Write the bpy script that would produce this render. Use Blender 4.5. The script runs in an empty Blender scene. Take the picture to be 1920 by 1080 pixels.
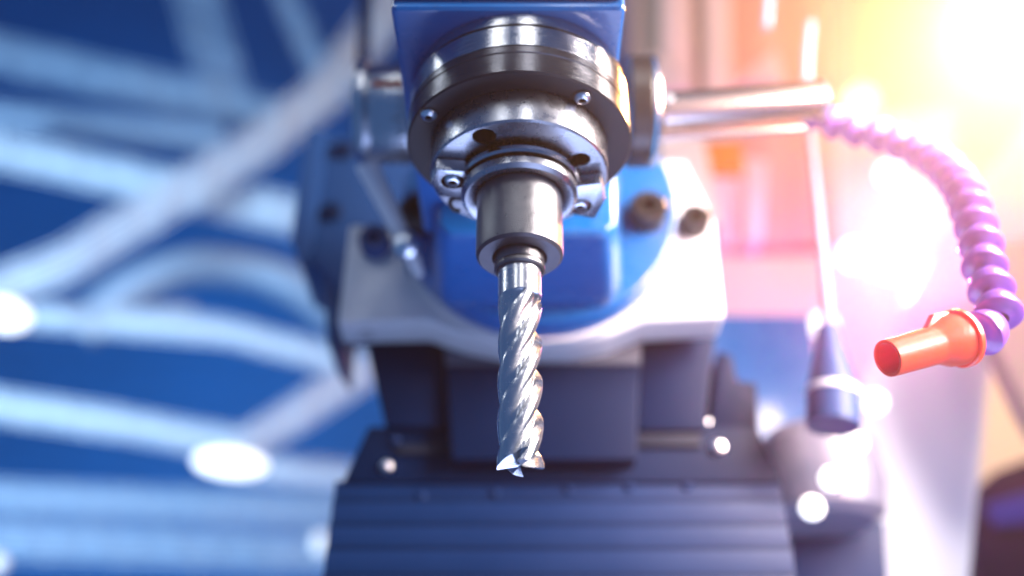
import bpy, bmesh, math, random
from mathutils import Vector, Matrix
random.seed(7)
S = bpy.context.scene
COL = S.collection
PI = math.pi

# ------------------------------------------------------------------ camera
PITCH = math.radians(30.5); FPX = 1900.0
cd = bpy.data.cameras.new('camera'); cam = bpy.data.objects.new('camera', cd); COL.objects.link(cam)
cam.rotation_euler = (PI/2 + PITCH, 0, 0)
cd.sensor_width = 36; cd.lens = 36*FPX/1920
cd.clip_start = 0.005; cd.clip_end = 60
cd.dof.use_dof = True; cd.dof.focus_distance = 0.271; cd.dof.aperture_fstop = 4.2
S.camera = cam
FW = Vector((0, math.cos(PITCH), math.sin(PITCH))); UP = Vector((0, -math.sin(PITCH), math.cos(PITCH)))
def ray(px, py): return FW + Vector(((px-960)/FPX, 0, 0)) - UP*((py-540)/FPX)
def Pd(px, py, d): return ray(px, py)*d
def PY(px, py, Y): r = ray(px, py); return r*(Y/r.y)
def PZ(px, py, Z): r = ray(px, py); return r*(Z/r.z)

# ------------------------------------------------------------------ world, light, exposure
W = bpy.data.worlds.new('World'); S.world = W; W.use_nodes = True
bg = W.node_tree.nodes['Background']
bg.inputs[0].default_value = (0.09, 0.27, 0.70, 1); bg.inputs[1].default_value = 0.46
S.view_settings.view_transform = 'Standard'; S.view_settings.look = 'None'
S.view_settings.exposure = 0; S.view_settings.gamma = 1; S.view_settings.use_curve_mapping = False
S.cycles.use_denoising = True
S.cycles.max_bounces = 5; S.cycles.diffuse_bounces = 2; S.cycles.glossy_bounces = 3
S.cycles.sample_clamp_indirect = 6

def area(name, loc, target, sx, sy, watts, col, spread=180):
    l = bpy.data.lights.new(name, 'AREA'); l.shape = 'RECTANGLE'; l.size = sx; l.size_y = sy
    l.energy = watts; l.color = col; l.spread = math.radians(spread)
    o = bpy.data.objects.new(name, l); COL.objects.link(o); o.location = loc
    o.rotation_euler = (Vector(target)-Vector(loc)).to_track_quat('-Z', 'Y').to_euler()
    return o
def point(name, loc, watts, col, rad=0.03):
    l = bpy.data.lights.new(name, 'POINT'); l.energy = watts; l.color = col; l.shadow_soft_size = rad
    o = bpy.data.objects.new(name, l); COL.objects.link(o); o.location = loc
    return o
TC = (0.0, 0.25, 0.18)
area('strip_light_front_left', (-0.30, -0.50, 0.87), TC, 0.045, 0.7, 1.3, (0.95, 0.97, 1.0))
area('strip_light_front', (0.13, -0.56, 0.85), TC, 0.10, 0.7, 1.9, (0.98, 0.97, 1.0))
area('strip_light_left', (-0.78, 0.22, 0.80), TC, 0.04, 0.6, 1.4, (0.85, 0.93, 1.0))
area('soft_light_front_right', (0.72, -0.05, 0.42), (0.05, 0.30, 0.2), 0.35, 0.45, 4.6, (1.0, 0.91, 0.89), 58)
area('soft_light_hose_top', (0.28, 0.23, 0.34), (0.165, 0.33, 0.22), 0.07, 0.12, 1.0, (1.0, 0.80, 0.70), 90)
area('soft_light_hose', (0.36, 0.10, 0.22), (0.165, 0.32, 0.26), 0.10, 0.10, 0.8, (1.0, 0.60, 0.52), 70)
area('soft_light_low', (0.08, 0.40, -0.10), (0, 0.25, 0.2), 0.34, 0.2, 1.3, (0.46, 0.58, 1.0))
area('soft_light_below', (0.22, 0.06, -0.30), (0, 0.27, 0.2), 0.4, 0.3, 0.8, (0.50, 0.60, 1.0))

# ------------------------------------------------------------------ materials
def mat(name, col, rough=0.5, metal=0.0, bump=0.0, scale=800, var=0.0, vscale=60, coat=0.0, turned=False, rvar=0.0,
        emit=None, estr=0.0, sss=0.0, trans=0.0, aniso=0.0, dirt=0.0, spec=0.5):
    m = bpy.data.materials.new(name); m.use_nodes = True
    nt = m.node_tree; N = nt.nodes; L = nt.links; b = N['Principled BSDF']
    b.inputs['Base Color'].default_value = (*col, 1); b.inputs['Roughness'].default_value = rough
    b.inputs['Metallic'].default_value = metal; b.inputs['Coat Weight'].default_value = coat
    b.inputs['Coat Roughness'].default_value = 0.12; b.inputs['Specular IOR Level'].default_value = spec
    if sss: b.inputs['Subsurface Weight'].default_value = sss; b.inputs['Subsurface Scale'].default_value = 0.004
    if trans: b.inputs['Transmission Weight'].default_value = trans
    if aniso: b.inputs['Anisotropic'].default_value = aniso
    if emit: b.inputs['Emission Color'].default_value = (*emit, 1); b.inputs['Emission Strength'].default_value = estr
    if not (bump or var or rvar or dirt): return m
    tc = N.new('ShaderNodeTexCoord'); vec = tc.outputs['Object']
    if turned:
        sp = N.new('ShaderNodeSeparateXYZ'); L.new(vec, sp.inputs[0])
        c0 = N.new('ShaderNodeCombineXYZ'); L.new(sp.outputs[0], c0.inputs[0]); L.new(sp.outputs[1], c0.inputs[1])
        ln = N.new('ShaderNodeVectorMath'); ln.operation = 'LENGTH'; L.new(c0.outputs[0], ln.inputs[0])
        at = N.new('ShaderNodeMath'); at.operation = 'ARCTAN2'; L.new(sp.outputs[1], at.inputs[0]); L.new(sp.outputs[0], at.inputs[1])
        sm = N.new('ShaderNodeMath'); sm.operation = 'MULTIPLY'; sm.inputs[1].default_value = 0.0012; L.new(at.outputs[0], sm.inputs[0])
        c1 = N.new('ShaderNodeCombineXYZ'); L.new(ln.outputs['Value'], c1.inputs[0]); L.new(sm.outputs[0], c1.inputs[1]); L.new(sp.outputs[2], c1.inputs[2])
        bvec = c1.outputs[0]
    else: bvec = vec
    if bump:
        n = N.new('ShaderNodeTexNoise'); n.inputs['Scale'].default_value = scale; n.inputs['Detail'].default_value = 4
        L.new(bvec, n.inputs['Vector'])
        bp = N.new('ShaderNodeBump'); bp.inputs['Strength'].default_value = bump; bp.inputs['Distance'].default_value = 0.0004
        L.new(n.outputs[0], bp.inputs['Height']); L.new(bp.outputs[0], b.inputs['Normal'])
    if var or rvar or dirt:
        n2 = N.new('ShaderNodeTexNoise'); n2.inputs['Scale'].default_value = vscale; n2.inputs['Detail'].default_value = 6
        n2.inputs['Roughness'].default_value = 0.65
        L.new(vec, n2.inputs['Vector'])
        if var:
            mx = N.new('ShaderNodeMix'); mx.data_type = 'RGBA'
            mx.inputs[6].default_value = (*[c*(1-var) for c in col], 1); mx.inputs[7].default_value = (*[min(1, c*(1+var)) for c in col], 1)
            L.new(n2.outputs[0], mx.inputs[0]); src = mx.outputs[2]
            if dirt:
                n3 = N.new('ShaderNodeTexNoise'); n3.inputs['Scale'].default_value = vscale*7; n3.inputs['Detail'].default_value = 3
                L.new(vec, n3.inputs['Vector'])
                rp = N.new('ShaderNodeValToRGB'); rp.color_ramp.elements[0].position = 0.62; rp.color_ramp.elements[1].position = 0.70
                L.new(n3.outputs[0], rp.inputs[0])
                ml = N.new('ShaderNodeMath'); ml.operation = 'MULTIPLY'; ml.inputs[1].default_value = dirt; L.new(rp.outputs[0], ml.inputs[0])
                m2 = N.new('ShaderNodeMix'); m2.data_type = 'RGBA'; m2.inputs[7].default_value = (0.05, 0.05, 0.06, 1)
                L.new(ml.outputs[0], m2.inputs[0]); L.new(src, m2.inputs[6]); src = m2.outputs[2]
            L.new(src, b.inputs['Base Color'])
        if rvar:
            mr = N.new('ShaderNodeMapRange'); mr.inputs['To Min'].default_value = max(0.03, rough-rvar); mr.inputs['To Max'].default_value = rough+rvar
            mr.inputs['From Min'].default_value = 0.3; mr.inputs['From Max'].default_value = 0.7
            L.new(n2.outputs[0], mr.inputs['Value']); L.new(mr.outputs[0], b.inputs['Roughness'])
    return m
M = dict(
    blue=mat('blue_machine_paint', (0.0, 0.105, 0.34), 0.30, 0, 0.08, 900, 0.15, 60, coat=0.5, dirt=0.12, rvar=0.06),
    bluerough=mat('speckled_teal_cast_paint', (0.004, 0.05, 0.17), 0.4, 0, 0.5, 900, 0.3, 500, coat=0.3),
    steel=mat('turned_steel', (0.50, 0.51, 0.53), 0.13, 1, 0.22, 3000, 0.12, 120, turned=True, rvar=0.04, dirt=0.08),
    steeldk=mat('blackened_steel', (0.095, 0.098, 0.11), 0.20, 0.9, 0.2, 2500, 0.2, 150, turned=True, rvar=0.07, dirt=0.2),
    blackface=mat('black_oxide_face', (0.010, 0.013, 0.020), 0.45, 0.0, 0.08, 1800, 0.25, 120, rvar=0.06, spec=0.35),
    nose=mat('ground_steel', (0.44, 0.45, 0.48), 0.28, 1, 0.10, 1500, 0.08, 160, rvar=0.07, dirt=0.05),
    sleeve=mat('satin_sleeve_steel', (0.19, 0.19, 0.195), 0.33, 1, 0.30, 3500, 0.15, 400, rvar=0.08, dirt=0.2),
    sleevedk=mat('dark_sleeve_end', (0.10, 0.10, 0.115), 0.38, 0.8, 0.2, 2500, 0.2, 200),
    carbide=mat('ground_carbide', (0.62, 0.62, 0.625), 0.25, 1, 0.07, 3500, 0.06, 500, rvar=0.04),
    shank=mat('ground_shank', (0.60, 0.60, 0.605), 0.30, 1, 0.05, 3500, 0.06, 300, rvar=0.05),
    chrome=mat('bright_screw_steel', (0.85, 0.86, 0.88), 0.28, 1, 0.05, 1500),
    void=mat('dark_bore', (0.012, 0.012, 0.014), 0.6),
    clip=mat('black_spring_steel', (0.02, 0.02, 0.022), 0.35, 0.5),
    white=mat('light_grey_cast_plate', (0.56, 0.56, 0.575), 0.45, 0, 0.12, 500, 0.10, 45, coat=0.2, dirt=0.15),
    navy=mat('dark_navy_casting', (0.0, 0.007, 0.034), 0.5, 0, 0.1, 300, 0.2, 20, spec=0.10),
    grey=mat('grey_chamfer_casting', (0.07, 0.08, 0.11), 0.5, 0, 0.1, 300, 0.15, 20),
    trim=mat('dull_trim', (0.010, 0.014, 0.028), 0.6, spec=0.15),
    bluemat=mat('bin_highlight_blue', (0.002, 0.05, 0.28), 0.55, 0, 0.05, 300, 0.1, 20, spec=0.2),
    postgrey=mat('grey_post_paint', (0.16, 0.14, 0.19), 0.4, 0, 0.05, 300, 0.1, 40),
    cover=mat('dark_way_cover_steel', (0.0, 0.015, 0.070), 0.5, 0.0, 0.1, 300, 0.2, 12, rvar=0.08, spec=0.2),
    bluedk=mat('dark_blue_casting', (0.006, 0.038, 0.13), 0.5, 0, 0.1, 300, 0.2, 15, spec=0.25),
    black=mat('black_knob_plastic', (0.018, 0.016, 0.016), 0.35, 0, 0.05, 500, coat=0.2),
    dial=mat('silver_dial', (0.62, 0.63, 0.65), 0.26, 1, 0.2, 1500, 0.1, 60),
    red=mat('red_dial_mark', (0.35, 0.02, 0.02), 0.5),
    lever=mat('pale_lever_metal', (0.68, 0.68, 0.70), 0.35, 0.1, 0.1, 600),
    rod=mat('polished_rod', (0.80, 0.66, 0.58), 0.24, 1, 0.08, 800),
    hose=mat('violet_blue_hose_plastic', (0.16, 0.07, 0.40), 0.32, 0, 0.05, 600, sss=0.35, coat=0.25),
    orange=mat('orange_nozzle_plastic', (0.85, 0.085, 0.03), 0.34, 0, 0.15, 900, sss=0.3, coat=0.25),
    orangein=mat('orange_nozzle_bore', (0.80, 0.10, 0.03), 0.5, sss=0.2),
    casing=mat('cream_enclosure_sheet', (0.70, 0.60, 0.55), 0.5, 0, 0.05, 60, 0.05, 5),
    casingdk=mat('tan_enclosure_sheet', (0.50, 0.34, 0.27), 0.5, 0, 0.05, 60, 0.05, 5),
    label=mat('orange_label', (0.80, 0.28, 0.04), 0.5),
    guard=mat('white_guard_sheet', (0.80, 0.80, 0.84), 0.45, 0, 0.03, 60, 0.03, 5),
    wallblue=mat('blue_painted_wall', (0.0, 0.13, 0.46), 0.7, 0, 0.05, 30, 0.35, 1.2),
    wallwhite=mat('white_painted_wall', (0.75, 0.72, 0.70), 0.7, 0, 0.05, 30, 0.05, 2),
    beam=mat('white_truss_paint', (0.56, 0.65, 0.78), 0.55, 0, 0.05, 60, 0.05, 4),
    beamblue=mat('dim_truss_and_duct_blue', (0.30, 0.42, 0.60), 0.55, 0, 0.05, 60, 0.05, 4),  # truss white with the dimness put into the colour; also the blue duct
    lampwhite=mat('lit_white_lens', (0.9, 0.9, 0.9), 0.4, emit=(1.0, 0.98, 0.95), estr=2.2),
    lampwarm=mat('lit_warm_lens', (0.9, 0.85, 0.6), 0.4, emit=(1.0, 0.88, 0.45), estr=14),
    lampyellow=mat('lit_yellow_lens', (0.9, 0.85, 0.4), 0.4, emit=(1.0, 0.93, 0.45), estr=1.3),
    lampsoft=mat('lit_soft_lens', (0.9, 0.9, 0.9), 0.4, emit=(0.95, 0.98, 1.0), estr=1.7),
    lampdim=mat('lit_dim_lens', (0.9, 0.9, 0.9), 0.4, emit=(0.8, 0.9, 1.0), estr=0.5),
    tank=mat('grey_frosted_plastic', (0.14, 0.14, 0.19), 0.35, 0, 0.05, 200, 0.1, 20, coat=0.3),
    glass=mat('frosted_glass', (0.9, 0.92, 0.95), 0.25, trans=0.6),
)

# ------------------------------------------------------------------ mesh helpers
WL = {}
def link(name, me, m, loc=(0, 0, 0), parent=None, rot=None):
    me.name = name
    o = bpy.data.objects.new(name, me); COL.objects.link(o)
    if m: me.materials.clear(); me.materials.append(M[m])
    loc = Vector(loc); WL[o] = loc
    if parent: o.parent = parent; o.location = loc - WL[parent]
    else: o.location = loc
    if rot: o.rotation_euler = rot
    return o
def thing(name, label, cat, loc=(0, 0, 0), group=None):
    o = bpy.data.objects.new(name, None); COL.objects.link(o); o.location = loc; WL[o] = Vector(loc)
    o.empty_display_size = 0.01
    tag(o, label, cat, group); return o
def tag(o, label, cat, group=None):
    o['label'] = label; o['category'] = cat
    if group: o['group'] = group
    return o
def fin(bm, ang=32, smooth=True):
    bmesh.ops.recalc_face_normals(bm, faces=bm.faces)
    me = bpy.data.meshes.new('m'); bm.to_mesh(me); bm.free()
    if smooth:
        for p in me.polygons: p.use_smooth = True
        me.set_sharp_from_angle(angle=math.radians(ang))
    return me
def frame(d):
    d = Vector(d).normalized(); a = Vector((0, 0, 1)) if abs(d.z) < 0.9 else Vector((1, 0, 0))
    x = d.cross(a).normalized(); y = d.cross(x).normalized(); return x, y, d
def lathe(prof, axis=(0, 0, 1), n=96, closed=False, bm=None, o=(0, 0, 0)):
    """prof: (r, h) list along axis; closed joins the last ring to the first (tube walls)."""
    own = bm is None
    bm = bm or bmesh.new(); X, Y, Z = frame(axis); o = Vector(o); rings = []
    for r, h in prof:
        if r < 1e-7: rings.append([bm.verts.new(o+Z*h)])
        else: rings.append([bm.verts.new(o+Z*h+(X*math.cos(2*PI*i/n)+Y*math.sin(2*PI*i/n))*r) for i in range(n)])
    pairs = list(zip(rings, rings[1:]))
    if closed: pairs.append((rings[-1], rings[0]))
    for a, b in pairs:
        for i in range(n):
            j = (i+1) % n
            if len(a) == 1 and len(b) == 1: continue
            if len(a) == 1: bm.faces.new((a[0], b[i], b[j]))
            elif len(b) == 1: bm.faces.new((a[i], b[0], a[j]))
            else: bm.faces.new((a[i], b[i], b[j], a[j]))
    return fin(bm) if own else bm
def bev(bm, w, seg=2):
    bmesh.ops.recalc_face_normals(bm, faces=bm.faces)
    ed = [e for e in bm.edges if len(e.link_faces) == 2 and e.calc_face_angle(0) > 0.6]
    if w: bmesh.ops.bevel(bm, geom=ed, offset=w, segments=seg, affect='EDGES', profile=0.6)
    return bm
def prism(pts, vec, b=0.0, seg=2):
    """closed polygon (3-D points) pushed along vec"""
    bm = bmesh.new(); v = Vector(vec)
    a = [bm.verts.new(p) for p in pts]; c = [bm.verts.new(Vector(p)+v) for p in pts]
    bm.faces.new(a); bm.faces.new(list(reversed(c)))
    n = len(pts)
    for i in range(n): bm.faces.new((a[i], a[(i+1) % n], c[(i+1) % n], c[i]))
    return fin(bev(bm, b, seg))
def box(lo, hi, b=0.0, rot=None, bm=None):
    bm = bmesh.new(); lo = Vector(lo); hi = Vector(hi)
    bmesh.ops.create_cube(bm, size=1)
    for v in bm.verts:
        v.co = Vector([lo[k]+(v.co[k]+0.5)*(hi[k]-lo[k]) for k in range(3)])
    bev(bm, b)
    if rot: bmesh.ops.transform(bm, matrix=rot, verts=bm.verts)
    return fin(bm)
def tube(path, rads, n=24, cap=True):
    bm = bmesh.new(); rings = []; px = None
    for i, p in enumerate(path):
        p = Vector(p); q = Vector(path[min(i+1, len(path)-1)]); r0 = Vector(path[max(i-1, 0)])
        d = (q-r0).normalized()
        x = px - d*px.dot(d) if px else frame(d)[0]
        x.normalize(); px = x; y = d.cross(x)
        r = rads[i] if isinstance(rads, (list, tuple)) else rads
        rings.append([bm.verts.new(p+(x*math.cos(2*PI*k/n)+y*math.sin(2*PI*k/n))*r) for k in range(n)])
    for a, b in zip(rings, rings[1:]):
        for k in range(n): bm.faces.new((a[k], b[k], b[(k+1) % n], a[(k+1) % n]))
    if cap: bm.faces.new(rings[0]); bm.faces.new(list(reversed(rings[-1])))
    return fin(bm)
def smoothpath(pts, n=8):
    out = []; P = [Vector(p) for p in pts]; P = [2*P[0]-P[1]]+P+[2*P[-1]-P[-2]]
    for i in range(1, len(P)-2):
        for k in range(n):
            t = k/n; a, b, c, d = P[i-1:i+3]
            out.append(0.5*((2*b)+(c-a)*t+(2*a-5*b+4*c-d)*t*t+(3*b-a-3*c+d)*t**3))
    out.append(P[-2]); return out
def girder(a, b, w):
    """lattice girder between two points: a main chord, slimmer outer chords and lacing bars"""
    a = Vector(a); b = Vector(b); d = b-a; X, Y, Z = frame(d); bm = bmesh.new()
    V = (a+b).normalized(); X = Z.cross(V).normalized(); Y = Z.cross(X)
    def bar(p, q, r):
        dx, dy, dz = frame(q-p)
        R = [[bm.verts.new(c+(dx*math.cos(PI*k/3)+dy*math.sin(PI*k/3))*r) for k in range(6)] for c in (p, q)]
        for k in range(6): bm.faces.new((R[0][k], R[0][(k+1) % 6], R[1][(k+1) % 6], R[1][k]))
        bm.faces.new(R[0]); bm.faces.new(list(reversed(R[1])))
    for off, r in ((-.92, .05), (-.62, .10), (-.30, .13), (0, .17), (.30, .13), (.62, .10), (.92, .05)):
        o = X*off*w+Y*abs(off)*w*.5; bar(a+o, b+o, r*w)
    n = max(2, int(d.length/(1.6*w)))
    for k in range(n):
        p = a+d*(k/n); q = a+d*((k+1)/n); sg = 1 if k % 2 else -1
        bar(p+X*.9*w*sg+Y*w*.45, q-X*.9*w*sg+Y*w*.45, .05*w)
    return fin(bm)
def boolean(o, cutters):
    """cut real holes, then throw the cutters away"""
    for c in cutters:
        md = o.modifiers.new('b', 'BOOLEAN'); md.operation = 'DIFFERENCE'; md.object = c; md.solver = 'EXACT'
    dg = bpy.context.evaluated_depsgraph_get(); dg.update()
    me = bpy.data.meshes.new_from_object(o.evaluated_get(dg)); o.modifiers.clear()
    nm = o.data.name; o.data = me; me.name = nm
    for p in me.polygons: p.use_smooth = True
    me.set_sharp_from_angle(angle=math.radians(32))
    for c in cutters: bpy.data.objects.remove(c)

# ------------------------------------------------------------------ the setting
D = 0.247; AX = 0.0022
AXIS = Vector((AX, D, 0))
def wallpart(name, me, m):
    o = link(name, me, m); o['kind'] = 'structure'; return o
wallpart('wall', box((-5, 3.0, -3), (0.45, 3.1, 6)), 'wallblue')
wallpart('wall_right', box((0.45, 2.2, -3), (5, 3.1, 6)), 'wallwhite')
wallpart('ceiling', box((-5, -3, 5.2), (5, 3.0, 5.3)), 'wallblue')

# ------------------------------------------------------------------ end mill
def end_mill():
    R = 0.0061; lead = 0.0470; FL = 0.0500; L = 0.0570
    ctl = [(0, 1.0), (4, 1.0), (8.5, .998), (8.51, .998)]
    gul = [(8.51, .998), (15, .982), (22, .957), (29, .918), (36, .86), (42, .79), (48, .71), (54, .64), (61, .595), (68, .58), (74, .595), (79, .655), (83, .74), (86.5, .85), (89.2, .965), (89.9, .995)]
    g3 = smoothpath([(a, r*60, 0) for a, r in gul], 3)
    ctl += [(v.x, v.y/60) for v in g3][1:]
    phis = [(k, a, r) for k in range(4) for a, r in ctl]
    n = len(phis); bm = bmesh.new()
    phi0 = math.radians(-8)
    def zt(a, s):
        t = 0.09*a/25 if a < 25 else 0.09+0.62*min(1, (a-25)/45)
        return R*(t*(0.35+0.65*s)+0.10*(1-s))
    NZ = 230; rows = []
    for i in range(NZ+1):
        z = L*i/NZ; row = []
        run = max(0, (z-FL*0.80)/(FL*0.2)); lim = 0.60+0.42*(1-math.sqrt(max(0, 1-min(1, run)**2)))
        for k, a, r in phis:
            z0 = zt(a, 1); zz = z0+z*(L-z0)/L
            rr = R*max(r, min(1, lim)); th = math.radians(90*k+a)+phi0+2*PI*zz/lead
            row.append(bm.verts.new((rr*math.cos(th), rr*math.sin(th), zz)))
        rows.append(row)
    for a, b in zip(rows, rows[1:]):
        for j in range(n): bm.faces.new((a[j], a[(j+1) % n], b[(j+1) % n], b[j]))
    prev = rows[0]
    for s in (0.85, 0.65, 0.45, 0.28, 0.14):
        cur = []
        for k, a, r in phis:
            z = zt(a, s); th = math.radians(90*k+a)+phi0+2*PI*z/lead; rr = R*r*s
            cur.append(bm.verts.new((rr*math.cos(th), rr*math.sin(th), z)))
        for j in range(n): bm.faces.new((prev[j], cur[j], cur[(j+1) % n], prev[(j+1) % n]))
        prev = cur
    c = bm.verts.new((0, 0, zt(40, 0)))
    for j in range(n): bm.faces.new((prev[j], c, prev[(j+1) % n]))
    bmesh.ops.remove_doubles(bm, verts=bm.verts, dist=2e-7)
    return fin(bm, 11)
ZT = D*math.tan(PITCH-math.atan((879-540)/FPX))          # height of the cutter's tip
em = thing('end_mill', 'bright four-flute spiral end mill pointing down below the steel sleeve', 'end mill', AXIS+Vector((0, 0, ZT)))
link('fluted_body', end_mill(), 'carbide', AXIS+Vector((0, 0, ZT)), em)
ZS = 0.1553                                              # underside of the sleeve
zc = 0.1505
link('shank', lathe([(0.00605, ZT+0.0565), (0.0061, zc+0.004), (0, zc+0.004)][:2]+[(0.0061, ZS+0.004)], n=96), 'shank', AXIS, em)
link('shank_collar', lathe([(0.0061, zc+0.0004), (0.0068, zc), (0.0073, zc+0.0006), (0.0073, zc+0.0016), (0.0069, zc+0.0022), (0.0072, zc+0.0028), (0.0072, ZS+0.003), (0.0061, ZS+0.003)]), 'sleeve', AXIS, em)

# ------------------------------------------------------------------ tool holder (sleeve)
th = thing('tool_holder', 'satin grey steel sleeve gripping the end mill shank', 'tool holder', AXIS+Vector((0, 0, ZS)))
link('sleeve', lathe([(0.01255, ZS+0.0008), (0.01265, ZS+0.0014), (0.01265, 0.1765), (0.0118, 0.1775), (0.0118, 0.180)]), 'sleeve', AXIS, th)
link('sleeve_end', lathe([(0.0074, ZS+0.003), (0.0075, ZS+0.0004), (0.0080, ZS), (0.0117, ZS), (0.01255, ZS+0.0008)]), 'sleevedk', AXIS, th)
link('flange', lathe([(0.0128, 0.1768), (0.0140, 0.1759), (0.0162, 0.1757), (0.0174, 0.1768), (0.0174, 0.1790), (0.0166, 0.1796), (0.0128, 0.1796)]), 'nose', AXIS, th)
link('snap_ring', lathe([(0.0164, 0.1806), (0.0178, 0.1803), (0.0183, 0.1811), (0.0182, 0.1823), (0.0164, 0.1826)]), 'steel', AXIS, th)
link('flange_groove', lathe([(0.0161, 0.1796), (0.0158, 0.18), (0.0158, 0.1845)]), 'clip', AXIS, th)

# ------------------------------------------------------------------ spindle
sp = thing('spindle', 'stepped steel spindle nose with black ring under the blue head', 'spindle', AXIS+Vector((0, 0, 0.184)))
nz = link('nose_flange', lathe([(0, 0.184), (0.0262, 0.184), (0.0268, 0.1846), (0.0268, 0.1958), (0, 0.1958)], n=160), 'nose', AXIS, sp)
zf = 0.184; cut = []
for px, py, rr in ((908, 256, 0.0035), (1088, 299, 0.0031)):
    p = PZ(px, py, zf); c = lathe([(0, 0.180), (rr, 0.180), (rr, 0.1945), (0, 0.1945)], n=32)
    cut.append(link('cutter', c, 'void', (p.x, p.y, 0)))
    link('bolt_hole', lathe([(rr*0.985, 0.1845), (rr*0.985, 0.194), (0, 0.194)], n=32), 'void', (p.x, p.y, 0), sp)
boolean(nz, cut)
zr = 0.1952
link('ring_face', lathe([(0.0266, zr+0.0004), (0.0270, zr), (0.0338, zr), (0.0344, zr+0.0005)], n=160), 'blackface', AXIS, sp)
link('black_ring', lathe([(0.0344, zr+0.0005), (0.0344, 0.2020), (0.0341, 0.2022), (0.0341, 0.2026), (0.0344, 0.2028), (0.0344, 0.2049), (0.0336, 0.2053)], n=160), 'steeldk', AXIS, sp)
link('steel_ring', lathe([(0.0334, 0.2053), (0.0342, 0.2057), (0.0342, 0.2128), (0.0337, 0.2135), (0.0322, 0.2137)], n=160), 'steel', AXIS, sp)
link('upper_ring', lathe([(0.0322, 0.2135), (0.0322, 0.2144), (0.0334, 0.2146), (0.0334, 0.2180), (0.0326, 0.2202)], n=160), 'steel', AXIS, sp)
def screw(p, r, parent, m='chrome', head=0.0012):
    """socket button-head screw, head facing down"""
    me = lathe([(r*0.40, 0.0006-head), (r*0.46, -head-0.0001), (r*0.62, -head), (r*0.9, -head*0.55), (r, -0.0001), (r, 0.0005)], n=40)
    s = link('socket_screw', me, m, p, parent)
    link('hex_socket', lathe([(r*0.40, 0.0004-head), (r*0.37, 0.0008), (0, 0.001)], n=6), 'void', p, s)
    return s
for px, py in ((804, 215), (1092, 183)):
    p = PZ(px, py, zr-0.0002); screw(p, 0.0025, sp)
    link('counterbore', lathe([(0.0024, -0.0002), (0.0029, -0.00015), (0.0029, 0.001)], n=32), 'void', p, sp)
# drive dogs
def dog(pts, z0, z1, screw_px, parent):
    w = [PZ(x, y, z0) for x, y in pts]
    d = link('drive_dog', prism(w, (0, 0, z1-z0), 0.0006, 2), 'nose', (0, 0, 0), parent)
    p = PZ(*screw_px, z0-0.0001)
    boolean(d, [link('cutter', lathe([(0, -0.003), (0.0036, -0.003), (0.0036, 0.003), (0, 0.003)], n=32), 'void', p)])
    link('screw_recess', lathe([(0.00355, 0.0), (0.0035, 0.0028), (0, 0.0029)], n=32), 'clip', p, d)
    screw(p+Vector((0, 0, 0.0014)), 0.0030, d, head=0.0018)
zd = 0.1795
dog([(818, 318), (872, 322), (893, 352), (880, 374), (822, 368), (808, 345)], zd, 0.1838, (849, 341), sp)
dog([(1060, 352), (1128, 344), (1135, 376), (1115, 411), (1056, 400), (1050, 375)], zd, 0.1838, (1088, 387), sp)
cl = smoothpath([PZ(x, y, 0.1815) for x, y in ((889, 342), (884, 362), (872, 371), (852, 370), (844, 380), (850, 392), (862, 396))], 6)
link('spring_clip', tube(cl, 0.00075, 10), 'clip', (0, 0, 0), sp)

# ------------------------------------------------------------------ blue milling head
mh = thing('milling_head', 'glossy blue milling head casting above and behind the spindle', 'milling head', AXIS+Vector((0, 0, 0.2190)))
zu = 0.2190
f = lambda x, y: PZ(x, y, zu)
fl = f(731, 16); fr = f(1174, 16)
link('housing', prism([(fl.x, fl.y, zu), (fr.x, fr.y, zu), (fr.x+0.0005, 0.330, zu), (fl.x+0.001, 0.330, zu)], (0, 0, 0.16), 0.0022, 3), 'blue', (0, 0, 0), mh)
link('front_plate', box((fl.x-0.0003, fl.y-0.0016, zu+0.0030), (fr.x-0.0005, fl.y-0.0005, zu+0.16), 0.001), 'bluerough', (0, 0, 0), mh)
# swivel disc behind the head, axis towards the camera
YD = 0.372; cD = PY(1010, 377, YD); rD = 0.0620
link('swivel_disc', lathe([(0, 0), (rD-0.0022, 0), (rD-0.0006, 0.0008), (rD, 0.0025), (rD, 0.018), (0, 0.018)], axis=(0, 1, 0), n=160), 'blue', cD, mh)
bm = bmesh.new(); rg = [[bm.verts.new(PY(x, y, Y)) for x, y in q] for Y, q in (
    (0.374, ((810, 330), (810, 548), (832, 578), (1143, 578), (1165, 548), (1165, 330))),
    (0.362, ((812, 330), (812, 532), (832, 558), (1143, 558), (1163, 532), (1163, 330))),
    (0.310, ((818, 300), (818, 420), (836, 440), (1138, 440), (1156, 420), (1156, 300))))]
for p, q in zip(rg, rg[1:]):
    for i in range(6): bm.faces.new((p[i], p[(i+1) % 6], q[(i+1) % 6], q[i]))
bm.faces.new(rg[0]); bm.faces.new(rg[-1]); bev(bm, 0.0035, 3)
link('neck', fin(bm), 'blue', (0, 0, 0), mh)
link('disc_trim_ring', lathe([(rD+0.0002, 0.0135), (rD+0.0020, 0.0138), (rD+0.0022, 0.0165), (rD+0.0002, 0.0166)], axis=(0, 1, 0), n=160), 'white', cD, mh)
def hexbolt(name, p, r, h, m, parent, ax=(0, -1, 0)):
    me = lathe([(r, 0), (r, h*0.82), (r*0.86, h), (r*0.45, h), (r*0.42, h*0.6), (0, h*0.6)], axis=ax, n=28)
    return link(name, me, m, p, parent)
hexbolt('clamp_bolt', PY(1212, 408, YD), 0.0085, 0.010, 'black', mh)
hexbolt('clamp_bolt', PY(786, 412, YD), 0.0085, 0.010, 'black', mh)

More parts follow.
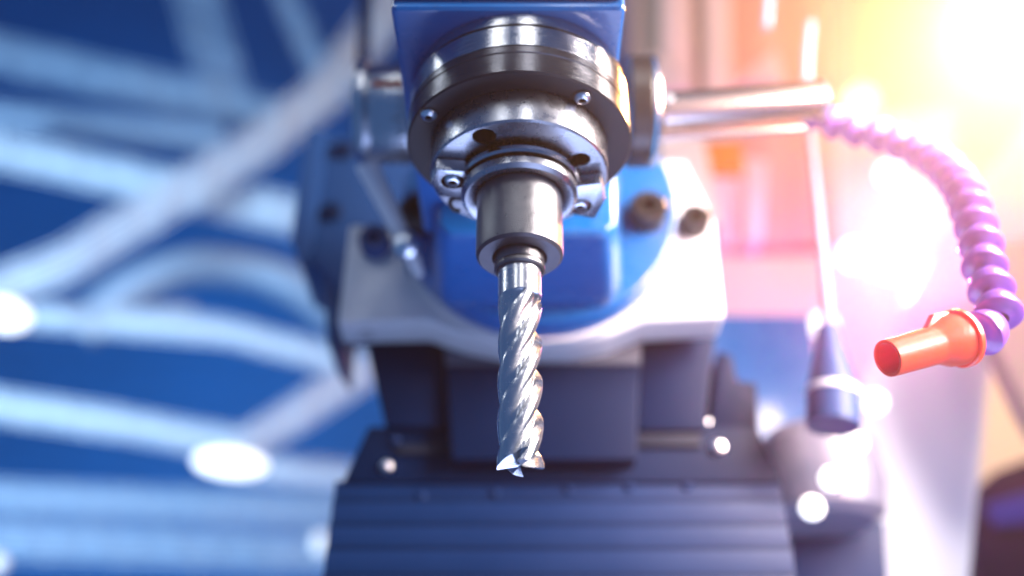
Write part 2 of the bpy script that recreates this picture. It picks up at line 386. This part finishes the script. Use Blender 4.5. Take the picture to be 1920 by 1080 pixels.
# ------------------------------------------------------------------ light grey saddle plate
YP = 0.389
out = [(655, 420), (632, 606), (800, 602), (868, 626), (950, 642), (1075, 642), (1145, 628), (1208, 602), (1358, 594), (1338, 408), (1285, 300), (800, 300), (800, 424)]
sd = thing('saddle_plate', 'light grey cast saddle plate curving under the blue disc', 'machine plate', PY(990, 664, YP))
link('plate', prism([PY(x, y, YP) for x, y in out], (0, 0.0205, 0), 0.0022, 3), 'white', (0, 0, 0), sd)
hexbolt('socket_bolt', PY(705, 462, YP), 0.0072, 0.009, 'bluedk', sd)
hexbolt('socket_bolt', PY(1300, 424, YP), 0.0072, 0.009, 'black', sd)
p = PZ(686, 628, PY(686, 606, YP).z); link('threaded_hole', lathe([(0.0032, -0.0002), (0.0032, 0.004), (0, 0.004)], n=24), 'void', p, sd)

# ------------------------------------------------------------------ machine column below
YC = 0.411
mc = thing('machine_column', 'dark navy machine column with stepped blocks under the grey plate', 'machine column', PY(1000, 900, YC+0.03))
def slab(name, pts, Y, depth, m, parent, b=0.002):
    return link(name, prism([PY(x, y, Y) for x, y in pts], (0, depth, 0), b), m, (0, 0, 0), parent)
slab('centre_block', [(828, 560), (1205, 560), (1195, 862), (846, 862)], YC, 0.05, 'navy', mc)
slab('chamfer_strip', [(826, 560), (1207, 560), (1201, 682), (836, 682)], YC-0.002, 0.003, 'grey', mc, 0.0008)
slab('side_block', [(668, 560), (828, 560), (840, 800), (722, 800)], YC+0.006, 0.05, 'navy', mc)
slab('side_block', [(1204, 560), (1350, 560), (1322, 806), (1196, 806)], YC+0.006, 0.05, 'navy', mc)
slab('step_block', [(1346, 655), (1374, 665), (1384, 712), (1420, 716), (1424, 830), (1326, 830)], YC+0.014, 0.04, 'navy', mc)
slab('base_ledge', [(690, 798), (1420, 798), (1470, 905), (640, 905)], YC+0.010, 0.06, 'navy', mc)
slab('ledge_trim', [(745, 834), (840, 834), (840, 850), (745, 850)], YC+0.008, 0.003, 'trim', mc, 0.0005)
slab('ledge_trim', [(1190, 812), (1312, 812), (1316, 836), (1190, 836)], YC+0.008, 0.003, 'trim', mc, 0.0005)
for px, py, r, m in ((725, 874, .0028, 'chrome'), (1347, 838, .0033, 'chrome'), (1325, 793, .0022, 'dial'), (742, 826, .002, 'cover')):
    link('cap_screw', lathe([(r, 0.002), (r, 0.0003), (r*0.8, -0.0012), (r*.4, -0.0018), (0, -0.002)], axis=(0, 1, 0), n=24), m, PY(px, py, YC+0.009), mc)

# way cover plates
wc = thing('way_cover', 'dark blue telescopic way cover of overlapping horizontal steel plates', 'way cover', PY(1030, 1080, 0.43))
ys = [900, 940, 985, 1030, 1080, 1140]
for i, (a, b) in enumerate(zip(ys, ys[1:])):
    Y = YC+0.012-i*0.006
    za = PY(960, a, Y).z; zb = PY(960, b+6, Y).z
    xa = PY(628-6*i, a, Y).x; xb = PY(1462+8*i, a, Y).x
    link('cover_plate', box((xa, Y, zb), (xb, Y+0.005, za), 0.0012), 'cover', (0, 0, 0), wc)
    link('wiper_lip', box((xa, Y-0.0012, zb), (xb, Y-0.0001, zb+0.0022), 0.0003), 'navy', (0, 0, 0), wc)
for px, py in ((790, 930), (928, 924), (1065, 917), (1180, 914), (1288, 912)):
    link('cover_screw', lathe([(.0022, 0.002), (.0022, 0), (.0012, -0.001), (0, -0.0012)], axis=(0, 1, 0), n=20), 'cover', PY(px, py, YC+0.0118), wc)

# ------------------------------------------------------------------ left side: dial, lever, bracket
dc = PY(728, 214, 0.325); dr = 0.0205
dl = thing('dial', 'silver graduated drum dial with red mark left of the black ring', 'dial', dc)
link('dial_drum', lathe([(0, -0.012), (dr*1.06, -0.012), (dr*1.1, -0.0105), (dr*1.1, -0.0075), (dr*0.97, -0.0065), (dr, -0.0055), (dr, 0.010), (dr*.9, 0.0115), (0, 0.0115)], axis=(1, 0, 0), n=96), 'dial', dc, dl)
for k in range(40):
    a = 2*PI*k/40; dv = Vector((0, -math.cos(a), -math.sin(a)))
    q = dc+dv*(dr+0.0001)
    if dv.y > 0.3: continue
    ln = 0.005 if k % 5 == 0 else 0.003
    bm = Matrix.Rotation(a, 4, 'X')
    link('graduation_mark', box((0.009-ln, -0.0003, -0.0002), (0.009, 0.0003, 0.0002)), 'clip', q, dl)
md = Vector((0, -0.985, -0.17)).normalized()
bm_ = bmesh.new()
seg = [bm_.verts.new(dc+Vector((x, -math.cos(a)*(dr+0.0004), math.sin(a)*(dr+0.0004)))) for x in (-0.004, 0.009) for a in (-0.17, -0.09, -0.01)]
for i in range(2): bm_.faces.new((seg[i], seg[i+1], seg[i+4], seg[i+3]))
link('red_mark', fin(bm_), 'red', (0, 0, 0), dl)

lv = thing('clamp_lever', 'pale tapered clamp lever with ball hub in front of the grey plate', 'lever', PY(766, 462, 0.345))
a = PY(684, 302, 0.335); b = PY(764, 462, 0.345); c = PY(788, 518, 0.350); ab = (b-a)
link('lever_arm', tube([a, a+ab*.03, a+ab*.5, a+ab*.93], [0.0036, 0.0048, 0.0042, 0.0032], 20), 'lever', (0, 0, 0), lv)
link('ball_hub', lathe([(0.0060*math.sin(PI*i/14), -0.0060*math.cos(PI*i/14)) for i in range(15)], n=28), 'chrome', b, lv)
link('hub_stud', tube([b, b+(c-b)*.5, c], [0.0030, 0.0028, 0.0016], 18), 'lever', (0, 0, 0), lv)

cb = thing('conduit', 'dark navy upright conduit left of the blue head', 'conduit', PY(676, 300, 0.48))
link('pipe', tube([PY(690, -60, 0.48), PY(681, 120, 0.48), PY(670, 300, 0.48)], 0.0042, 20), 'navy', (0, 0, 0), cb)
link('pipe_collar', tube([PY(672, 262, 0.48), PY(670, 300, 0.48)], 0.006, 20), 'navy', (0, 0, 0), cb)
br = thing('motor_bracket', 'dark blue slanted bracket block left of the grey plate', 'bracket', PY(600, 540, 0.46))
slab('bracket_body', [(585, 250), (840, 262), (840, 560), (640, 560), (600, 500), (552, 470), (566, 330)], 0.46, 0.06, 'bluedk', br)
slab('edge_flange', [(578, 240), (612, 244), (590, 420), (572, 500), (545, 452), (560, 330)], 0.454, 0.006, 'bluedk', br, 0.001)
for px, py in ((645, 284), (622, 400)):
    hexbolt('socket_bolt', PY(px, py, 0.46), 0.0055, 0.004, 'navy', br)
slab('lower_rib', [(605, 500), (655, 520), (640, 680), (612, 640)], 0.465, 0.04, 'bluedk', br)

# ------------------------------------------------------------------ right side: handle
hc = PY(1200, 210, 0.318); e = PY(1536, 186, 0.322)
hd = thing('crank_handle', 'polished rod handle on a dark round flange right of the spindle', 'handle', hc)
link('flange', lathe([(0, -0.006), (0.0215, -0.006), (0.0225, -0.005), (0.0225, 0.0025), (0.0215, 0.004), (0.010, 0.0045), (0, 0.0045)], axis=(1, 0, 0), n=96), 'black', hc, hd)
link('flange_rim', lathe([(0.0200, 0.0042), (0.0222, 0.0036), (0.0228, 0.0045), (0.0222, 0.0056), (0.0200, 0.0054)], axis=(1, 0, 0), n=96, closed=True), 'rod', hc, hd)
link('rod', tube([hc+Vector((0.005, 0, 0)), hc+Vector((0.0075, 0, 0)), hc+Vector((0.0080, 0, 0)), e-(e-hc)*.02, e], [0.0064, 0.0064, 0.0078, 0.0078, 0.0076], 48), 'rod', (0, 0, 0), hd)
link('end_cap', tube([e-(e-hc)*.005, e+(e-hc)*.012, e+(e-hc)*.018], [0.0084, 0.0084, 0.0070], 48), 'chrome', (0, 0, 0), hd)
link('guide_pin', tube([hc+Vector((0.004, 0.006, -0.0085)), e+Vector((-0.006, 0.008, -0.0088))], 0.0022, 20), 'rod', (0, 0, 0), hd)
hexbolt('set_screw', hc+Vector((0.0105, -0.0062, 0.0008)), 0.0022, 0.002, 'chrome', hd)

# ------------------------------------------------------------------ right: post with conical foot
po = thing('steel_post', 'slender pale steel post with dark conical foot behind the coolant hose', 'post', PY(1562, 800, 0.40))
link('stem', tube([PY(1512, 190, 0.40), PY(1534, 400, 0.40), PY(1550, 560, 0.40), PY(1556, 640, 0.40)], [0.0019, 0.0023, 0.0027, 0.0032], 24), 'postgrey', (0, 0, 0), po)
link('conical_foot', tube([PY(1553, 615, 0.40), PY(1556, 650, 0.40), PY(1562, 735, 0.40), PY(1562, 800, 0.40)], [0.0050, 0.0062, 0.0110, 0.0112], 32), 'bluedk', (0, 0, 0), po)
link('foot_band', tube([PY(1562, 732, 0.40), PY(1562, 742, 0.40)], [0.0114, 0.0115], 32), 'lever', (0, 0, 0), po)
for nm, q, lb in (('wire', ((1445, -40), (1437, 52)), 'short bright wire end hanging at the top edge above the rod handle'),
                  ('wire', ((1520, 44), (1514, 100), (1512, 152)), 'pale upright wire standing just above the rod handle tip')):
    tag(link(nm, tube([PY(x, y, 0.42) for x, y in q], 0.0024, 14), 'beam'), lb, 'wire')

# ------------------------------------------------------------------ coolant hose
ch = thing('coolant_hose', 'violet segmented coolant hose curving down to an orange nozzle', 'coolant hose', Pd(1500, 230, 0.52))
pts = [((1800, 636), .292), ((1845, 622), .296), ((1871, 592), .300), ((1862, 553), .307), ((1848, 510), .315), ((1840, 462), .324), ((1826, 412), .336), ((1808, 362), .350), ((1778, 322), .366), ((1738, 290), .382), ((1690, 268), .396), ((1640, 252), .408), ((1585, 238), .418), ((1530, 214), .428), ((1490, 190), .436)]
path = smoothpath([Pd(x, y, d) for (x, y), d in pts], 24)
step = 0.0104; acc = 0; segs = [0]
for i in range(1, len(path)):
    acc += (path[i]-path[i-1]).length
    if acc >= step: segs.append(i); acc = 0
prof = [(0.0032, -0.0064), (0.0038, -0.0054), (0.0055, -0.0044), (0.0068, -0.0028), (0.0076, -0.0008), (0.0079, 0.0010), (0.0083, 0.0013), (0.0083, 0.0021), (0.0076, 0.0027), (0.0056, 0.0033), (0.0038, 0.0038), (0.0032, 0.0042)]
prof = [(r*0.84, h) for r, h in prof]
sm = lathe(prof, n=40)
for i in segs:
    d = (path[max(i-2, 0)]-path[min(i+2, len(path)-1)]).normalized()
    o = link('hose_segment', sm, 'hose', path[i], ch); o.rotation_euler = d.to_track_quat('Z', 'Y').to_euler()
n0 = Pd(1800, 634, .2915); n1 = Pd(1664, 672, .281); nd = (n1-n0); nl = nd.length; nd.normalize()
nzl = link('nozzle', lathe([(0.0060, -0.001), (0.0081, -0.0010), (0.0086, -0.0005), (0.0086, 0.0009), (0.0081, 0.0013), (0.0077, 0.0013), (0.0073, 0.0055), (0.0058, 0.0092), (0.0055, 0.0110), (0.0053, nl-0.001), (0.0052, nl), (0.0044, nl), (0.0043, nl-0.001), (0.0041, 0.004), (0, 0.004)], axis=nd, n=56), 'orange', n0, ch)
upv = (Vector((0, -0.3, 1))-nd*Vector((0, -0.3, 1)).dot(nd)).normalized(); sv = nd.cross(upv)
def npt(a, u, s): return n0+nd*a+upv*u+sv*s
link('nozzle_fin', prism([npt(0.001, 0.008, -0.0012), npt(0.0075, 0.0086, -0.0012), npt(0.0115, 0.0052, -0.0012), npt(0.001, 0.005, -0.0012)], sv*0.0024, 0.0005), 'orange', (0, 0, 0), ch)

# ------------------------------------------------------------------ right background: enclosure, guard, lamps
en = thing('machine_enclosure', 'cream sheet metal machine enclosure with upright folds behind the handle', 'enclosure', PY(1350, 700, 0.80))
def pan(name, pts, Y, dep, m, parent, b=0.002): return slab(name, pts, Y, dep, m, parent, b)
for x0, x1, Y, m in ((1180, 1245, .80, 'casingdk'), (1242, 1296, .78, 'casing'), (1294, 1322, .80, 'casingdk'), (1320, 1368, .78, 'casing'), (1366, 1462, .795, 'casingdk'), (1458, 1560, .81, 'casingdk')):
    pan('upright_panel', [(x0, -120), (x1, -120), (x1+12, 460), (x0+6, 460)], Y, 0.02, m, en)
pan('junction_box', [(1212, 100), (1282, 108), (1300, 168), (1214, 170)], .70, .04, 'casing', en)
pan('gusset', [(1372, 156), (1456, 88), (1474, 156)], .74, .02, 'casing', en)
pan('lower_panel', [(1230, 240), (1320, 250), (1352, 420), (1262, 420)], .62, .05, 'casing', en)
pan('label_plate', [(1318, 262), (1392, 262), (1398, 320), (1324, 320)], .66, .01, 'label', en)
pan('lower_panel', [(1390, 290), (1440, 300), (1430, 450), (1400, 450)], .70, .03, 'casing', en)
tag(pan('cover_panel', [(1340, 240), (1790, 200), (1790, 760), (1340, 640)], 0.95, .03, 'wallwhite', None), 'large pale panel behind the slender post and the hose', 'panel')
tag(pan('blue_frame', [(1300, 590), (1520, 590), (1560, 880), (1300, 880)], 0.60, .05, 'blue', None), 'blue painted frame block right of the dark column', 'frame')

gd = thing('splash_guard', 'tall white sheet metal splash guard slanting behind the orange nozzle', 'guard', PY(1700, 1100, 0.62))
slab('sheet', [(1990, 130), (1768, 438), (1612, 720), (1520, 900), (1490, 1120), (1815, 1120), (1862, 642), (2000, 470)], 0.62, .006, 'guard', gd)
tag(slab('side_panel', [(1862, 452), (2010, 440), (2010, 900), (1925, 762), (1868, 644)], 0.56, .02, 'casingdk', None), 'tan side panel at the right edge beside the hose bend', 'panel')
cv = thing('chip_bin', 'dark navy bin at the lower right corner', 'bin', PY(1880, 1100, 0.85))
slab('bin_wall', [(1812, 930), (1870, 880), (2000, 830), (2000, 1150), (1850, 1150)], 0.85, .05, 'navy', cv, 0.006)
slab('bin_highlight', [(1850, 945), (2000, 900), (2000, 975), (1868, 985)], 0.842, .006, 'bluemat', cv, 0.002)  # blue highlight on the bin, built as a coloured strip

# round pale tank with lamps
tk = thing('coolant_tank', 'pale frosted round tank below the post at lower right', 'tank', PY(1540, 1000, 0.52))
link('tank_body', lathe([(0, 0), (0.024, 0), (0.030, 0.004), (0.033, 0.020), (0.031, 0.040), (0.024, 0.048), (0, 0.049)], n=64), 'tank', PY(1548, 985, 0.50), tk)
slab('tank_stand', [(1478, 990), (1660, 975), (1670, 1150), (1490, 1150)], 0.52, .04, 'cover', tk)

def lamp(px, py, d, rpx, label, m='lampwhite', asp=1.0, group=None):
    """round lamp head: dark housing cup and a lit domed lens"""
    c = Pd(px, py, d); r = rpx*d/FPX
    t = thing('signal_lamp', label, 'lamp', c, group)
    ax = (-c).normalized()
    a = link('lens', lathe([(r, 0), (r*.96, r*.12), (r*.75, r*.3), (r*.4, r*.42), (0, r*.46)], axis=ax, n=36), m, c, t)
    h = link('lamp_housing', lathe([(r*1.0, 0.0), (r*1.06, -r*.05), (r*1.02, -r*.6), (r*.6, -r*.9), (0, -r*.95)], axis=ax, n=36), 'guard', c, t)
    if asp != 1: a.scale = (asp, 1, 1); h.scale = (asp, 1, 1)
    return t
lamp(1600, 478, .88, 26, 'upper left of the two big round white lamps right of the post')
lamp(1670, 499, .86, 26, 'lower right of the two big round white lamps right of the post')
lamp(1668, 326, .88, 22, 'round white lamp tucked inside the bend of the hose')
lamp(1544, 610, .80, 24, 'white lamp half hidden behind the slender post')
lamp(1516, 808, .60, 18, 'white lamp peeking out left of the conical foot')
lamp(1602, 832, .47, 21, 'topmost of three round white lamps in front of the tank')
lamp(1559, 898, .465, 21, 'middle of three round white lamps in front of the tank')
lamp(1522, 952, .46, 21, 'lowest of three round white lamps in front of the tank')
lamp(1640, 754, .60, 20, 'round white lamp at the edge of the white guard')
lamp(1615, 188, .90, 32, 'dim round yellow lamp above the start of the hose', 'lampyellow')
wl = lamp(1878, 40, 1.10, 62, 'large glaring warm work lamp in the upper right corner', 'lampwarm')

# ------------------------------------------------------------------ left background: trusses, ducts, lamps
YT = 1.65
def truss(name, label, loc, parts):
    t = thing(name, label, 'truss', loc)
    for nm, q, w, m, dy in parts:
        for a, b in zip(q, q[1:]):
            A = PY(*a, YT+dy); B = PY(*b, YT+dy); sc = (A.length+B.length)/2/FPX
            link(nm, girder(A, B, w*sc*.62), m, (0, 0, 0), t)
truss('roof_truss', 'upper white steel roof truss crossing the blurred left background', PY(280, 345, YT), [
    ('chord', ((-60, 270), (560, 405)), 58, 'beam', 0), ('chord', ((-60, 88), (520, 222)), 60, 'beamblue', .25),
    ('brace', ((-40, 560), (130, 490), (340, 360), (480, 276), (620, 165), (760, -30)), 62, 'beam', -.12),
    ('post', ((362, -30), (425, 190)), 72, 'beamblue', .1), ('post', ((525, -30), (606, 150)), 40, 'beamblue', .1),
    ('rail_and_glow', ((-40, 215), (420, 262)), 46, 'beamblue', .15)])
truss('roof_truss', 'lower white steel roof truss crossing the blurred left background', PY(400, 700, YT), [
    ('chord', ((60, 590), (420, 620), (690, 690)), 44, 'beam', 0), ('brace', ((690, 690), (440, 850)), 56, 'beam', -.08),
    ('chord', ((-60, 752), (230, 795), (470, 838)), 48, 'beam', .1), ('rail_and_glow', ((430, 872), (660, 894)), 46, 'beam', 0),  # the last piece is the oval lamp's glow built as a girder
    ('rail_and_glow', ((-40, 930), (640, 960)), 50, 'beamblue', .2), ('rail_and_glow', ((-40, 1010), (660, 1040)), 60, 'beamblue', .2)])
dk = smoothpath([PY(x, y, 1.9) for x, y in ((150, 620), (240, 545), (350, 500), (470, 505), (560, 540), (640, 600))], 8)
tag(link('air_duct', tube(dk, 0.042, 20), 'beamblue'), 'pale blue curved air duct between the two trusses', 'duct')
for (px, py, w, h, lb) in ((432, 868, 62, 24, 'bright oval ceiling lamp low in the blurred left background'), (8, 590, 40, 26, 'bright oval ceiling lamp cut by the left edge'),
                           (600, 1018, 14, 20, 'small dim lamp beside the way cover'), (-4, 1056, 14, 14, 'tiny lamp in the bottom left corner')):
    c = PY(px, py, 1.5); sc = c.length/FPX
    t = thing('ceiling_lamp', lb, 'lamp', c)
    ms = lathe([(1, 0), (.9, .2), (.5, .4), (0, .45)], axis=(-c).normalized(), n=32)
    for nm, sgn, m in (('lens', 1, 'lampsoft' if w > 30 else 'lampdim'), ('lamp_housing', -1, 'guard')):
        bm = bmesh.new(); X, Yv, Z = frame(-c); n = 32
        rings = [[bm.verts.new(c+(X*math.cos(2*PI*i/n)*w+Yv*math.sin(2*PI*i/n)*h)*r*sc+Z*(k*h*sc*sgn)) for i in range(n)] for r, k in ((1, 0), (.92, .25), (.6, .5), (.2, .6))]
        for a, b in zip(rings, rings[1:]):
            for i in range(n): bm.faces.new((a[i], a[(i+1) % n], b[(i+1) % n], b[i]))
        bm.faces.new(rings[-1])
        link(nm, fin(bm), m, (0, 0, 0), t)
tag(link('light_tube', tube([PY(275, 580, 1.7), PY(365, 580, 1.7)], 0.008, 12), 'glass'), 'thin teal tube hanging between the trusses', 'tube')

# lights added to colour the background, and the work lamp's own beam
def spot(name, loc, target, watts, col, ang, blend=0.7, rad=0.03):
    o = point(name, loc, watts, col, rad); l = bpy.data.lights.new(name, 'SPOT'); l.energy = watts; l.color = col
    l.spot_size = math.radians(ang); l.spot_blend = blend; l.shadow_soft_size = rad; o.data = l
    o.rotation_euler = (Vector(target)-Vector(loc)).to_track_quat('-Z', 'Y').to_euler(); return o
area('left_fill_light', (-1.6, 0.30, -0.05), (-0.7, 2.0, 1.25), 0.6, 0.6, 32, (0.52, 0.80, 1.0), 110)  # unseen light added to brighten the left trusses and wall
area('wall_fill_light', (1.35, 0.9, 1.1), (0.95, 2.2, 1.7), 0.4, 0.4, 30, (1.0, 0.55, 0.14))  # added out of view to turn the right wall yellow
area('enclosure_fill_light', (0.95, 0.30, 1.1), (0.42, 0.8, 0.80), 0.3, 0.3, 3, (1.0, 0.48, 0.32), 70)  # added out of view to tint the enclosure peach
c = Pd(1878, 40, 1.10); spot('work_lamp_beam', c*0.94, (0.29, 0.27, 0.22), 240, (1.0, 0.44, 0.10), 38, 0.8, 0.04)
c = Pd(1640, 490, .86); spot('pink_fill_beam', c*0.93, (0.23, 0.15, 0.10), 22, (1.0, 0.14, 0.58), 42, 0.8, 0.010)  # magenta beam added between the white lamps for a pink flare
point('pink_fill_glow', c*0.93, 2.0, (1.0, 0.16, 0.58), 0.008)  # added pink light on the panel; the lamps themselves are white

# ------------------------------------------------------------------ haze volume added to give the lamps a flare-like glow
hz = link('haze', box((-5.5, -4, -3.5), (5.5, 4, 6)), None); hz['kind'] = 'stuff'
m = bpy.data.materials.new('glare_haze'); m.use_nodes = True; nt = m.node_tree
for n in list(nt.nodes):
    if n.type == 'BSDF_PRINCIPLED': nt.nodes.remove(n)
pv = nt.nodes.new('ShaderNodeVolumePrincipled'); pv.inputs['Color'].default_value = (0.92, 0.95, 1, 1)
pv.inputs['Density'].default_value = 0.045; pv.inputs['Anisotropy'].default_value = 0.85
nt.links.new(pv.outputs[0], nt.nodes['Material Output'].inputs['Volume'])
hz.data.materials.append(m)
